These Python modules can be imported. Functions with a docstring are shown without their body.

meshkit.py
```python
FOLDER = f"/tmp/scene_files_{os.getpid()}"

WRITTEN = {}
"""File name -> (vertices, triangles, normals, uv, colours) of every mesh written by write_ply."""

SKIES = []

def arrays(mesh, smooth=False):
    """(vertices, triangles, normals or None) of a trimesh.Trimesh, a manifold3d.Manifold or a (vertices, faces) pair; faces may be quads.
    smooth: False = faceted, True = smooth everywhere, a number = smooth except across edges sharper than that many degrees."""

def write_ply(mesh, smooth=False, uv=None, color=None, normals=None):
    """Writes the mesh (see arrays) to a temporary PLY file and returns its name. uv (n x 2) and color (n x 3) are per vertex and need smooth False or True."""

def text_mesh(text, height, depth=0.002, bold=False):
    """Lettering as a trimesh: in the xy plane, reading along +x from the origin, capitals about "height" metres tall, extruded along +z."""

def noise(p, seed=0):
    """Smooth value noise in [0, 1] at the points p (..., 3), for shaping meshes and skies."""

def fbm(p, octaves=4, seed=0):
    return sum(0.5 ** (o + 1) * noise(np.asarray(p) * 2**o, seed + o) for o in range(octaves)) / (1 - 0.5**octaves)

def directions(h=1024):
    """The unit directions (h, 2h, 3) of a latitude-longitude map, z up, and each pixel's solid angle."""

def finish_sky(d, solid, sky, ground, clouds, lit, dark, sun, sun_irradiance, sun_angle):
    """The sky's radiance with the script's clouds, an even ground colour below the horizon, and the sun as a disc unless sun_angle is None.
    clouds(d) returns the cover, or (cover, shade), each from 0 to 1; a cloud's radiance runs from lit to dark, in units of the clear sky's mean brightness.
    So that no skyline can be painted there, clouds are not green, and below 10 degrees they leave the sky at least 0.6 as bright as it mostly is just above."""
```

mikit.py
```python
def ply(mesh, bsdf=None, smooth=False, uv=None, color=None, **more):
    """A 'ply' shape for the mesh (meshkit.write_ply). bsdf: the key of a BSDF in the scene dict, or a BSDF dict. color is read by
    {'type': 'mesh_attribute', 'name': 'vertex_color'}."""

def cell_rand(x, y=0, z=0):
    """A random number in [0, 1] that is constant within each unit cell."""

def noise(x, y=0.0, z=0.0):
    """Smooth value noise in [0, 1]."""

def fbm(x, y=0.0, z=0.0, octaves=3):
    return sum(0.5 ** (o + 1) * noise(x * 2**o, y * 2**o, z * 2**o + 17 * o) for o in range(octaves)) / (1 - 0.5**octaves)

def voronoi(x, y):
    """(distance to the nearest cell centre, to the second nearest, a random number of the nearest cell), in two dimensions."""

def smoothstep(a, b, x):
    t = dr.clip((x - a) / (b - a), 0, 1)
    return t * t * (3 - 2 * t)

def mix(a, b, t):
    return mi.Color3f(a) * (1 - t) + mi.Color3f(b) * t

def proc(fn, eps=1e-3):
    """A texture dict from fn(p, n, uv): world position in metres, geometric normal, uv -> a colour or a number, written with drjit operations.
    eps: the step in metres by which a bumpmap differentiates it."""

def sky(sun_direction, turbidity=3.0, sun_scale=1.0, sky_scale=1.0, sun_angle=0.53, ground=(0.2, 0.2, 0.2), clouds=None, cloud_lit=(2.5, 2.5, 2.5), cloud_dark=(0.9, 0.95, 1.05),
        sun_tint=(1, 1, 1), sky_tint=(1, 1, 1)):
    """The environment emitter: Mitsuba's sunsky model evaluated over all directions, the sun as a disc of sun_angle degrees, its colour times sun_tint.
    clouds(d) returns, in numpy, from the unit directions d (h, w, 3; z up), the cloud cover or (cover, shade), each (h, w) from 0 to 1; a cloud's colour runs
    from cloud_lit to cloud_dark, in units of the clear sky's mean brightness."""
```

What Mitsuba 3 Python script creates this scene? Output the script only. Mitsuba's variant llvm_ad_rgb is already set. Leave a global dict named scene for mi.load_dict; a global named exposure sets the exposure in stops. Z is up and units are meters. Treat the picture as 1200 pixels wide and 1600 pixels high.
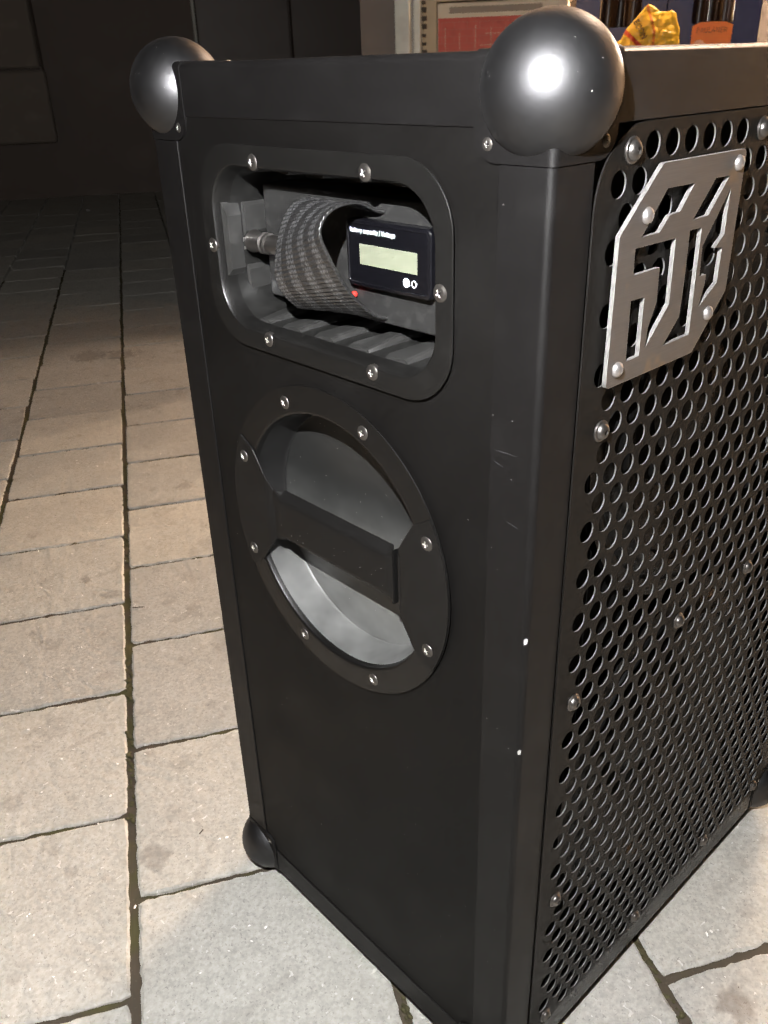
import math, random
import numpy as np, trimesh, drjit as dr, mitsuba as mi, manifold3d as m3
import mikit, meshkit
from shapely import affinity
from shapely.geometry import Polygon, Point, box as _box
from mikit import proc, noise, fbm, voronoi, smoothstep, mix

T = mi.ScalarTransform4f
rnd = random.Random(7)
rng = np.random.default_rng(11)
scene, labels = {'type': 'scene'}, {}

# ------------------------------------------------------------------ camera, sky, lights, exposure
LIFT = 0.0136                                   # the cabinet stands on its corner balls
CAM = np.array([0.20869515, -0.28022903, 0.63743035 + LIFT])
RIGHT = np.array([0.68244219, 0.73035185, -0.0293058])
DOWN = np.array([0.32152181, -0.33595385, -0.88530149])
FWD = np.array([-0.65642698, 0.59474464, -0.46409313])
exposure = 0.0
scene['camera'] = {
    'type': 'thinlens', 'aperture_radius': 0.0005, 'focus_distance': 0.47, 'fov_axis': 'x', 'fov': 2 * math.degrees(math.atan(600 / 1343.74)),
    'near_clip': 0.02, 'far_clip': 200.0,
    'to_world': T().look_at(origin=CAM.tolist(), target=(CAM + FWD).tolist(), up=(-DOWN).tolist()),
}
scene['sky'] = mikit.sky((-0.5, 0.6, 0.25), turbidity=3, sun_scale=0.0, sky_scale=0.14, sky_tint=(2.9, 1.15, 0.42), ground=(0.1, 0.1, 0.1))
# the photo lamp that gives the round reflections on the corner balls: a hand above the lens
scene['photo_lamp'] = {'type': 'point', 'position': (CAM - 0.05 * RIGHT - 0.125 * DOWN).tolist(),
                       'intensity': {'type': 'rgb', 'value': [5.0, 4.95, 4.95]}}
LAMP_RGB = [158.0, 116.0, 88.0]
RIM_TUBE_RGB = [1900.0, 1380.0, 950.0]                   # tubes added for rim light; the ceiling lamp's mesh is built with the shop

# ------------------------------------------------------------------ helpers
def tag(key, label, cat, group=None, kind=None):
    labels[key] = {'label': label, 'category': cat}
    if group: labels[key]['group'] = group
    if kind: labels[key]['kind'] = kind

def fresh(key):
    if key not in scene: return key
    i = 1
    while f'{key}_{i:03d}' in scene: i += 1
    return f'{key}_{i:03d}'

LIFTED = T().translate([0, 0, LIFT])
def obj(key, mesh, bsdf, smooth=30, at=LIFTED, **kw):
    key = fresh(key)
    d = mesh if isinstance(mesh, dict) else mikit.ply(mesh, bsdf, smooth=smooth, **kw)
    d = dict(d)
    if isinstance(mesh, dict): d['bsdf'] = {'type': 'ref', 'id': bsdf}
    d['to_world'] = at
    scene[key] = d
    return key

def tm(m):
    if hasattr(m, 'to_mesh'):
        q = m.to_mesh()
        return trimesh.Trimesh(np.array(q.vert_properties)[:, :3], np.array(q.tri_verts), process=False)
    return m

def xf(m, M):
    m = tm(m).copy(); m.apply_transform(M)
    return m

def mat(rows, t=(0, 0, 0)):
    M = np.eye(4); M[:3, :3] = rows; M[:3, 3] = t
    return M
def side_at(x=0, z=0, y=0): return mat([[1, 0, 0], [0, 0, -1], [0, 1, 0]], (x, y, z))      # local xy on the narrow side, local z outward
def front_at(y=0, z=0, x=0): return mat([[0, 0, 1], [1, 0, 0], [0, 1, 0]], (x, y, z))      # local xy on the grille side, local z outward

def sbox(x0, x1, y0, y1): return _box(x0, y0, x1, y1)
def cs(poly):
    rings = []
    for g in getattr(poly, 'geoms', [poly]):
        rings.append(np.array(g.exterior.coords)[:-1]); rings += [np.array(i.coords)[:-1] for i in g.interiors]
    return m3.CrossSection(rings, m3.FillRule.EvenOdd)
def ext(poly, t, z=0.0): return m3.Manifold.extrude(cs(poly), t).translate([0, 0, z])
def cat(*ms): return trimesh.util.concatenate([tm(m) for m in ms])

def bx(x0, x1, y0, y1, z0, z1): return m3.Manifold.cube([x1 - x0, y1 - y0, z1 - z0]).translate([x0, y0, z0])
def rbox(x0, x1, y0, y1, z0, z1, r, seg=10):
    s = m3.Manifold.sphere(r, seg)
    return m3.Manifold.batch_hull([s.translate([a, b, c]) for a in (x0 + r, x1 - r) for b in (y0 + r, y1 - r) for c in (z0 + r, z1 - r)])

def rrect(hx, hz, r, n=10):
    pts = []
    for k, (sx, sz) in enumerate(((1, 1), (-1, 1), (-1, -1), (1, -1))):
        for a in np.linspace(0, math.pi / 2, n):
            t = a + k * math.pi / 2
            pts.append((sx * (hx - r) + r * math.cos(t), sz * (hz - r) + r * math.sin(t)))
    return np.array(pts)
def circ(r, n=120):
    t = np.linspace(0, 2 * math.pi, n, endpoint=False)
    return np.stack([r * np.cos(t), r * np.sin(t)], 1)

def loft(loops, cap_end=False, cap_start=False):
    """loops: (2d loop, height) from the outside in; faces look up (+z)."""
    n = len(loops[0][0]); v, f = [], []
    for L, h in loops: v += [(a, b, h) for a, b in L]
    for k in range(len(loops) - 1):
        for i in range(n):
            j = (i + 1) % n; a, b, c, d = k * n + i, k * n + j, (k + 1) * n + j, (k + 1) * n + i
            f += [(a, b, c), (a, c, d)]
    if cap_end:
        v.append((*np.mean(loops[-1][0], 0), loops[-1][1])); o = (len(loops) - 1) * n
        f += [(o + i, o + (i + 1) % n, len(v) - 1) for i in range(n)]
    return trimesh.Trimesh(np.array(v), np.array(f), process=False)

def revolve(prof, n=28):
    """prof: (radius, z) from the outer foot to the axis on top."""
    return loft([(circ(max(r, 1e-6), n), z) for r, z in prof])

# ------------------------------------------------------------------ materials
def M(name, **kw):
    base = kw.pop('base'); bump = kw.pop('bump', None)
    d = {'type': 'principled', 'base_color': base if isinstance(base, dict) else {'type': 'rgb', 'value': list(base)}}
    d.update(kw)
    if bump: d = {'type': 'bumpmap', 'arbitrary': bump[0], 'scale': bump[1], 'bsdf': d}
    scene[name] = {'type': 'twosided', 'bsdf': d}

fine_grain = proc(lambda p, n, uv: fbm(p.x * 900, p.y * 900, p.z * 900, 2), eps=3e-4)
smudge = lambda lo, hi, s: proc(lambda p, n, uv: lo + (hi - lo) * fbm(p.x * s, p.y * s, p.z * s, 3))
def dusty(c, d, s=60, lim=(0.55, 0.8)):
    def fn(p, n, uv):
        a = fbm(p.x * s, p.y * s, p.z * s, 3)
        b = noise(p.x * 2100, p.y * 2100, p.z * 2100)
        return mix(c, d, smoothstep(lim[0], lim[1], a) * 0.45 + smoothstep(0.9, 0.97, b) * 0.25)
    return proc(fn)
M('black_panel', base=dusty((0.0022, 0.0020, 0.00185), (0.0046, 0.0043, 0.0040), 11, (0.45, 0.8)), roughness=smudge(0.48, 0.66, 30), specular=0.13, bump=(fine_grain, 0.0001))
M('black_trim', base=dusty((0.0028, 0.0026, 0.0026), (0.0048, 0.0046, 0.0045), 40), roughness=smudge(0.43, 0.54, 45), specular=0.19, bump=(fine_grain, 0.00004))
M('smooth_trim', base=dusty((0.0028, 0.0026, 0.0026), (0.0046, 0.0044, 0.0043), 40), roughness=smudge(0.38, 0.46, 45), specular=0.6)
M('black_ball', base=dusty((0.060, 0.060, 0.062), (0.080, 0.080, 0.080), 70), metallic=1.0, roughness=smudge(0.43, 0.50, 60), specular=0.5, bump=(fine_grain, 0.00005))
M('black_plastic', base=dusty((0.0038, 0.0037, 0.0035), (0.0064, 0.0062, 0.0058), 60), roughness=smudge(0.34, 0.44, 60), specular=0.3)
M('gloss_paint', base=(0.0026, 0.0025, 0.0024), roughness=smudge(0.34, 0.42, 60), specular=0.27)
M('rib_plastic', base=dusty((0.016, 0.016, 0.0155), (0.034, 0.034, 0.033), 120), roughness=smudge(0.26, 0.4, 80), specular=0.9)
M('liner_plastic', base=dusty((0.0065, 0.0065, 0.0062), (0.014, 0.014, 0.0135), 90), roughness=smudge(0.26, 0.4, 80), specular=0.75)
M('black_glossy', base=(0.005, 0.005, 0.005), roughness=0.3, specular=0.6)
def cup_col(p, n, uv):                           # the dish gets paler towards its lower half
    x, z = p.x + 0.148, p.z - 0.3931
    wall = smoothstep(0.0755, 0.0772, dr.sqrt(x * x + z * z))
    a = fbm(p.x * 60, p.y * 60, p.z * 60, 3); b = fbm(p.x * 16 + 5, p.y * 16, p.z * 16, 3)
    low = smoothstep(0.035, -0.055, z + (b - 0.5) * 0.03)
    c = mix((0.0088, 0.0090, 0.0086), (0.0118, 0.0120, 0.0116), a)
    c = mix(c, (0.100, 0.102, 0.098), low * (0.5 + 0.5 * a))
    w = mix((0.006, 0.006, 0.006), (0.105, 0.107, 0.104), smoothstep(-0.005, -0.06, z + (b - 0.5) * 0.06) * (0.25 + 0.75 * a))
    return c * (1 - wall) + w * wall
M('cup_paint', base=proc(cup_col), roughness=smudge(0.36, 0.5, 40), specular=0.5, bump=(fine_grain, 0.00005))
M('bar_paint', base=dusty((0.0036, 0.0034, 0.0032), (0.0056, 0.0053, 0.005), 50), roughness=smudge(0.45, 0.56, 50), specular=0.18)
M('grille_paint', base=dusty((0.0034, 0.0030, 0.0026), (0.0050, 0.0044, 0.0038), 20), roughness=smudge(0.45, 0.58, 35), specular=0.15)
M('punched_edge', base=(0.052, 0.052, 0.051), roughness=0.4, specular=0.7)
M('inner_black', base=(0.0012, 0.0012, 0.0012), roughness=0.8, specular=0.1)
M('cone_black', base=(0.0010, 0.0010, 0.0010), roughness=0.3, specular=0.35)
M('screw_steel', base={'type': 'mesh_attribute', 'name': 'vertex_color'}, metallic=0.9, roughness=0.36, specular=0.5)
M('screw_dark', base=(0.14, 0.132, 0.125), metallic=0.95, roughness=0.33, specular=0.5)
M('rivet_steel', base=(0.42, 0.40, 0.39), metallic=0.9, roughness=0.36)
def brushed(p, n, uv):
    a = noise(p.x * 3000, p.y * 90, p.z * 3000); s = fbm(p.x * 60, p.y * 60 + 3, p.z * 60, 3)
    c = mix((0.160, 0.147, 0.137), (0.180, 0.166, 0.155), a)
    return mix(c, (0.27, 0.20, 0.13), smoothstep(0.66, 0.8, s) * 0.6)
M('emblem_edge', base=proc(lambda p, n, uv: mix((0.085, 0.084, 0.08), (0.23, 0.225, 0.215), fbm(p.x * 1500, p.y * 1500, p.z * 300, 2))), metallic=0.5, roughness=0.55)
M('emblem_steel', base=proc(brushed), metallic=0.85, roughness=0.4, specular=0.5, bump=(proc(lambda p, n, uv: noise(p.x * 4000, p.y * 150, p.z * 4000), eps=1e-4), 0.00002))
def webbing(p, n, uv):
    c = mix((0.007, 0.007, 0.007), (0.013, 0.013, 0.013), noise(uv.x * 60, uv.y * 160))
    on = 0
    for a, b in ((0.86, 0.995), (0.60, 0.74), (0.34, 0.47), (0.10, 0.22)):
        on = on + smoothstep(a - 0.02, a + 0.02, uv.x) * smoothstep(b + 0.02, b - 0.02, uv.x)
    rib = dr.abs(dr.sin(uv.y * math.pi * 38))
    return mix(c, (0.046, 0.046, 0.047), on * (0.25 + 0.75 * smoothstep(0.2, 0.9, rib)) * smoothstep(0.15, 0.75, fbm(uv.x * 70, uv.y * 60, 4, 3)))
M('webbing', base=proc(webbing), roughness=0.33, specular=1.0)
M('battery_shell', base=dusty((0.0105, 0.0105, 0.0103), (0.026, 0.026, 0.025), 200, (0.5, 0.75)), roughness=0.5, specular=0.5, bump=(fine_grain, 0.00012))
M('meter_case', base=(0.002, 0.002, 0.0028), roughness=0.28, specular=0.5)
M('lcd', base=proc(lambda p, n, uv: mix((0.122, 0.132, 0.095), (0.130, 0.140, 0.102), fbm(p.x * 150, p.y * 150, p.z * 150, 2))), roughness=0.25, specular=0.4)
M('print_white', base=(0.36, 0.41, 0.44), roughness=0.6)
M('indicator_red', base=(0.5, 0.02, 0.015), roughness=0.25)
M('bare_chip', base=(0.28, 0.275, 0.265), roughness=0.5)
M('scuff', base=(0.022, 0.022, 0.023), roughness=0.6)
M('dust', base=(0.12, 0.115, 0.11), roughness=0.9)

# pavement
STAINS = [(-0.362, -0.066, 0.022, 0.5), (-0.871, 0.113, 0.012, 0.6), (-0.755, 0.004, 0.02, 0.3), (-0.808, 0.116, 0.014, 0.4), (-0.70, 0.185, 0.012, 0.35),
          (-1.04, 0.382, 0.022, 0.45), (-0.52, -0.135, 0.016, 0.3), (0.081, 0.184, 0.018, 0.75), (0.046, 0.269, 0.01, 0.3), (0.043, 0.152, 0.012, 0.3), (-1.06, 0.113, 0.016, 0.3),
          (-0.60, -0.06, 0.03, 0.25), (-0.45, 0.02, 0.018, 0.2), (-1.9, 0.62, 0.06, 0.5), (-1.85, 0.68, 0.05, 0.5), (-0.12, -0.16, 0.014, 0.35), (-0.2, -0.2, 0.01, 0.5)]
def paver_col(t):
    def fn(p, n, uv):
        a = fbm(p.x * 14, p.y * 14, 0, 3); b = fbm(p.x * 110, p.y * 110, 3, 3); g = noise(p.x * 700, p.y * 700, 1); w = noise(p.x * 260 + 9 + 2 * a, p.y * 260 + 2 * b, 5)
        c = mix((0.258 * t[0], 0.252 * t[1], 0.226 * t[2]), (0.352 * t[0], 0.343 * t[1], 0.312 * t[2]), 0.55 * a + 0.45 * b)
        c = c * (0.78 + 0.44 * fbm(p.x * 380, p.y * 380, 7, 3))
        c = mix(c, (0.12, 0.105, 0.09), smoothstep(0.64, 0.82, fbm(p.x * 45 + 7, p.y * 45, 9, 3)) * 0.22)
        c = mix(c, (0.10, 0.09, 0.08), smoothstep(0.80, 0.95, g) * 0.35)
        c = mix(c, (0.62, 0.60, 0.56), smoothstep(0.92, 0.97, w) * 0.4)
        for x, y, r, k in STAINS:
            d = dr.sqrt(dr.square(p.x - x) + dr.square(p.y - y)) + (b - 0.5) * r * 0.9
            c = mix(c, (0.085, 0.07, 0.06), smoothstep(r, r * 0.45, d) * k * 0.7)
        return c
    return proc(fn)
paver_bump = proc(lambda p, n, uv: fbm(p.x * 260, p.y * 260, p.z * 260, 3) + 0.5 * fbm(p.x * 40, p.y * 40, 2, 2), eps=8e-4)
for i, t in enumerate(((1, 1, 1), (1.10, 1.08, 1.05), (0.90, 0.90, 0.91))):
    M(f'paver_concrete_{i}', base=paver_col(t), roughness=0.82, specular=0.3, bump=(paver_bump, 0.0011))
def joint_col(p, n, uv):
    a = fbm(p.x * 30, p.y * 30, 0, 3); b = noise(p.x * 500, p.y * 500, p.z * 500)
    c = mix((0.055, 0.045, 0.033), (0.055, 0.050, 0.024), smoothstep(0.4, 0.65, a))
    return mix(c, (0.09, 0.075, 0.055), smoothstep(0.75, 0.95, b) * 0.4)
M('joint_fill', base=proc(joint_col), roughness=0.95, specular=0.1)
M('moss', base=proc(lambda p, n, uv: mix((0.036, 0.033, 0.018), (0.066, 0.060, 0.030), noise(p.x * 400, p.y * 400, p.z * 400))), roughness=0.95, specular=0.1)
M('grit', base=(0.6, 0.58, 0.54), roughness=0.7)
M('twig', base=(0.05, 0.035, 0.025), roughness=0.8)

# background
M('dark_wall', base=dusty((0.15, 0.12, 0.10), (0.20, 0.165, 0.14), 5), roughness=0.6, specular=0.4)
M('dark_door', base=dusty((0.13, 0.105, 0.088), (0.16, 0.13, 0.11), 5), roughness=0.45, specular=0.5)
M('stone', base=dusty((0.22, 0.19, 0.16), (0.30, 0.26, 0.22), 16), roughness=0.8, specular=0.3, bump=(proc(lambda p, n, uv: fbm(p.x * 60, p.y * 60, p.z * 60, 3)), 0.003))
M('pale_metal', base=dusty((0.50, 0.50, 0.44), (0.38, 0.36, 0.31), 30), roughness=0.45, specular=0.5)
M('grey_metal', base=(0.27, 0.25, 0.23), roughness=0.5, specular=0.5)
M('shop_beige', base=dusty((0.42, 0.33, 0.22), (0.36, 0.27, 0.17), 12), roughness=0.75)
M('shop_dark', base=(0.022, 0.016, 0.012), roughness=0.7)
M('brush_dark', base=(0.05, 0.04, 0.03), roughness=0.9)
M('carton_white', base=dusty((0.55, 0.46, 0.35), (0.48, 0.40, 0.30), 20), roughness=0.75)
M('carton_grey', base=(0.25, 0.20, 0.16), roughness=0.8)
M('carton_red', base=dusty((0.45, 0.085, 0.06), (0.36, 0.065, 0.05), 60), roughness=0.7)
M('carton_pink', base=(0.44, 0.16, 0.12), roughness=0.7)
M('crate_blue', base=dusty((0.012, 0.018, 0.085), (0.02, 0.026, 0.10), 25), roughness=0.45, specular=0.5)
M('label_orange', base=proc(lambda p, n, uv: mix((0.62, 0.20, 0.03), (0.55, 0.13, 0.025), fbm(p.x * 40, p.y * 40, p.z * 40, 2))), roughness=0.5)
M('ink_brown', base=(0.10, 0.035, 0.015), roughness=0.6)
M('ink_red', base=(0.42, 0.05, 0.02), roughness=0.6)
M('label_pale', base=(0.62, 0.4, 0.3), roughness=0.6)
M('bottle_glass', base=(0.014, 0.007, 0.003), roughness=0.3, specular=0.3)
def bag_col(p, n, uv):
    c = mix((0.62, 0.38, 0.025), (0.72, 0.46, 0.05), fbm(uv.x * 8, uv.y * 8, 0, 3))
    wob = (fbm(uv.x * 5, uv.y * 5, 4, 2) - 0.5) * 0.05
    c = mix(c, (0.45, 0.09, 0.012), smoothstep(0.024, 0.014, dr.abs(uv.x - 0.438 - 0.133 * dr.clip((0.743 - uv.y) / 0.34, 0, 1) + 0.3 * wob)) * 0.85)
    return mix(c, (0.42, 0.045, 0.012), smoothstep(0.034, 0.026, dr.abs((uv.x - 0.148) * 0.66 + (uv.y - 0.40) * 0.75 + wob * 0.2)))
M('bag_yellow', base=proc(bag_col), roughness=0.35, specular=0.5)
M('reflector_red', base=(0.10, 0.025, 0.02), roughness=0.3)
scene['lamp_glow'] = {'type': 'twosided', 'bsdf': {'type': 'diffuse', 'reflectance': {'type': 'rgb', 'value': [0.5, 0.5, 0.5]}}}

# ------------------------------------------------------------------ pavement
UU, NN = np.array([-0.8862, 0.4632]), np.array([0.4632, 0.8862])
PS, PN = 0.1975, 0.202                           # pitch of the pavers along and across their rows
tilt = math.degrees(math.atan2(UU[1], UU[0]))
def paver_mesh(seed, m, near):
    """A square paver about the origin, its top at z = 0, edges worn and chipped."""
    r = np.random.default_rng(seed); hs, hn = PS / 2 - 0.0026, PN / 2 - 0.0038; c = 0.005
    P = []
    for a, b in (((hs, -hn), (hs, hn)), ((hs, hn), (-hs, hn)), ((-hs, hn), (-hs, -hn)), ((-hs, -hn), (hs, -hn))):
        a, b = np.array(a), np.array(b); d = (b - a) / np.linalg.norm(b - a)
        for t in np.linspace(0, 1, m, endpoint=False): P.append(a + d * (c * 0.5 + t * (np.linalg.norm(b - a) - c)))
    P = np.array(P); n = len(P); out = P / np.linalg.norm(P, axis=1, keepdims=True)
    j = r.normal(0, 0.0004, n) * near - near * (r.random(n) < 0.08) * r.uniform(0.0006, 0.0018, n)
    P0 = P + out * j[:, None]
    k = r.uniform(0.8, 1.3, n)[:, None] * (0.0022 if near >= 1 else 0.0010)
    P1 = P0 - np.sign(P) * k * (np.abs(P) > np.array([hs, hn]) * 0.93)
    zt = r.normal(0, 0.00025, n) * near
    m_ = loft([(P0, -0.030), (P0, -0.0018 if near >= 1 else -0.0006), (P1, 0.0)], cap_end=True)
    v = np.array(m_.vertices); v[2 * n:3 * n, 2] = zt; v[n:2 * n, 2] += r.normal(0, 0.0004, n) * near
    return trimesh.Trimesh(v, m_.faces, process=False)
near_forms = [mikit.ply(paver_mesh(100 + i, 34, 1.0), None, smooth=25) for i in range(8)]
far_forms = [mikit.ply(paver_mesh(200 + i, 3, 0.8), None, smooth=False) for i in range(6)]
far_trim = [paver_mesh(300 + i, 2, 0.5) for i in range(4)]

def seen(p, mx=0):
    d = np.asarray(p) - CAM; z = d @ FWD
    if z < 0.05: return False
    u, v = 600 + 1343.74 * (d @ RIGHT) / z, 800 + 1343.74 * (d @ DOWN) / z
    return -mx < u < 1200 + mx and -mx < v < 1600 + mx
cells = []
for row in range(-9, 13):
    off = 0.0485 if row % 2 == 0 else 0.152
    for k in range(-7, 32):
        s, n = off + PS * (k + 0.5), -0.247 + PN * (row + 0.5)
        c = UU * s + NN * n; d = np.hypot(*(c - CAM[:2]))
        vis = any(seen((c[0] + a, c[1] + b, 0)) for a in (-0.1, 0, 0.1) for b in (-0.1, 0, 0.1))
        cells.append((c, d, vis, row, k))
nearest = sorted([c for c in cells if c[2]], key=lambda c: c[1])[:230]
chosen = {(c[3], c[4]) for c in nearest}
rest = []
for c, d, vis, row, k in cells:
    z = rnd.uniform(-0.0012, 0.0); rx, ry = rnd.gauss(0, 0.25), rnd.gauss(0, 0.25); turn = tilt + 180 * rnd.randrange(2) + rnd.gauss(0, 0.25)
    if (row, k) in chosen:
        form = rnd.choice(near_forms if d < 1.7 else far_forms)
        at = T().translate([float(c[0]), float(c[1]), z]).rotate([0, 0, 1], turn).rotate([1, 0, 0], rx).rotate([0, 1, 0], ry)
        obj('pavement__paver', form, f'paver_concrete_{rnd.randrange(3)}', at=at)
    else:
        q = far_trim[rnd.randrange(4)].copy()
        q.apply_transform(trimesh.transformations.rotation_matrix(math.radians(turn), [0, 0, 1])); q.apply_translation([c[0], c[1], z]); rest.append(q)
labels['pavement'] = {'kind': 'structure'}
k = obj('pavement__outer_pavers', cat(*rest), 'paver_concrete_0', smooth=False, at=T())
labels[k] = {'kind': 'stuff', 'label': 'square concrete pavers farther off'}
# the bed that shows in the joints
def bed():
    xs = np.arange(-3.0, 0.7, 0.0125); ys = np.arange(-1.3, 1.9, 0.0125)
    X, Y = np.meshgrid(xs, ys, indexing='ij'); p = np.stack([X, Y, 0 * X], -1)
    Z = -0.0036 + 0.0036 * (meshkit.fbm(p * 55, 3, 3) - 0.5) + 0.003 * (meshkit.noise(p * 240, 5) - 0.5)
    v = np.stack([X, Y, Z], -1).reshape(-1, 3); nx, ny = X.shape; f = []
    i = np.arange(nx * ny).reshape(nx, ny); a, b, c, d = i[:-1, :-1].ravel(), i[1:, :-1].ravel(), i[1:, 1:].ravel(), i[:-1, 1:].ravel()
    return trimesh.Trimesh(v, np.vstack([np.stack([a, b, c], 1), np.stack([a, c, d], 1)]), process=False)
obj('pavement__joint_bed', bed(), 'joint_fill', smooth=True, at=T())
scene_ground = trimesh.Trimesh([[-60, -60, -0.024], [60, -60, -0.024], [60, 60, -0.024], [-60, 60, -0.024]], [[0, 1, 2], [0, 2, 3]])
obj('ground', scene_ground, 'joint_fill', smooth=False, at=T()); labels['ground'] = {'kind': 'structure'}
# moss and sand standing in the long joints
ms = []
ico = trimesh.creation.icosphere(1, 1.0)
for row in range(-3, 5):
    for _ in range(900):
        s = rnd.uniform(-0.35, 2.4); n = -0.247 + PN * row + rnd.gauss(0, 0.0022)
        c = UU * s + NN * n
        if meshkit.fbm(np.array([c[0] * 9, c[1] * 9, row * 3.0]), 3, 8) < 0.46: continue
        q = ico.copy(); r0 = rnd.uniform(0.0008, 0.0021)
        q.apply_scale([r0 * rnd.uniform(0.8, 2.0), r0 * rnd.uniform(0.8, 1.4), r0 * rnd.uniform(0.6, 1.1)]); q.apply_translation([c[0], c[1], rnd.uniform(-0.0042, -0.0022)]); ms.append(q)
tag(obj('joint_moss', cat(*ms), 'moss', smooth=True, at=T()), 'dark olive moss and grit in the joints between pavers', 'moss', kind='stuff')
# crumbs on the pavers
gs = []
for _ in range(240):
    c = np.array([rnd.uniform(-1.3, 0.25), rnd.uniform(-0.3, 0.45)])
    if -0.30 < c[0] < 0.01 and -0.01 < c[1] < 0.41: continue
    q = trimesh.creation.icosphere(0); r0 = rnd.uniform(0.0005, 0.0013); q.apply_scale([r0 * rnd.uniform(1, 2.2), r0, r0 * 0.6]); q.apply_transform(trimesh.transformations.rotation_matrix(rnd.uniform(0, 6), [0, 0, 1]))
    q.apply_translation([c[0], c[1], 0.0002]); gs.append(q)
tag(obj('pavement_grit', cat(*gs), 'grit', smooth=False, at=T()), 'pale grains of grit scattered over the pavers', 'grit', kind='stuff')
def twig(x, y, L, a, m='twig', r=0.0006):
    q = trimesh.creation.cylinder(r, L, sections=6); q.apply_transform(trimesh.transformations.rotation_matrix(math.pi / 2, [0, 1, 0])); q.apply_transform(trimesh.transformations.rotation_matrix(a, [0, 0, 1])); q.apply_translation([x, y, 0.0004])
    return q

# ------------------------------------------------------------------ the loudspeaker
S = 'loudspeaker'
D, W, H, E = 0.2957, 0.400, 0.640, 0.027         # depth of the narrow side, width, height, breadth of the edge trim
tag(S, 'black battery loudspeaker with ball corners and perforated grille standing on the pavement', 'loudspeaker')
VX, VZ = -0.148, 0.5453                          # centre of the battery bay
HX, HZ = -0.148, 0.3795                          # centre of the handle
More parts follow.
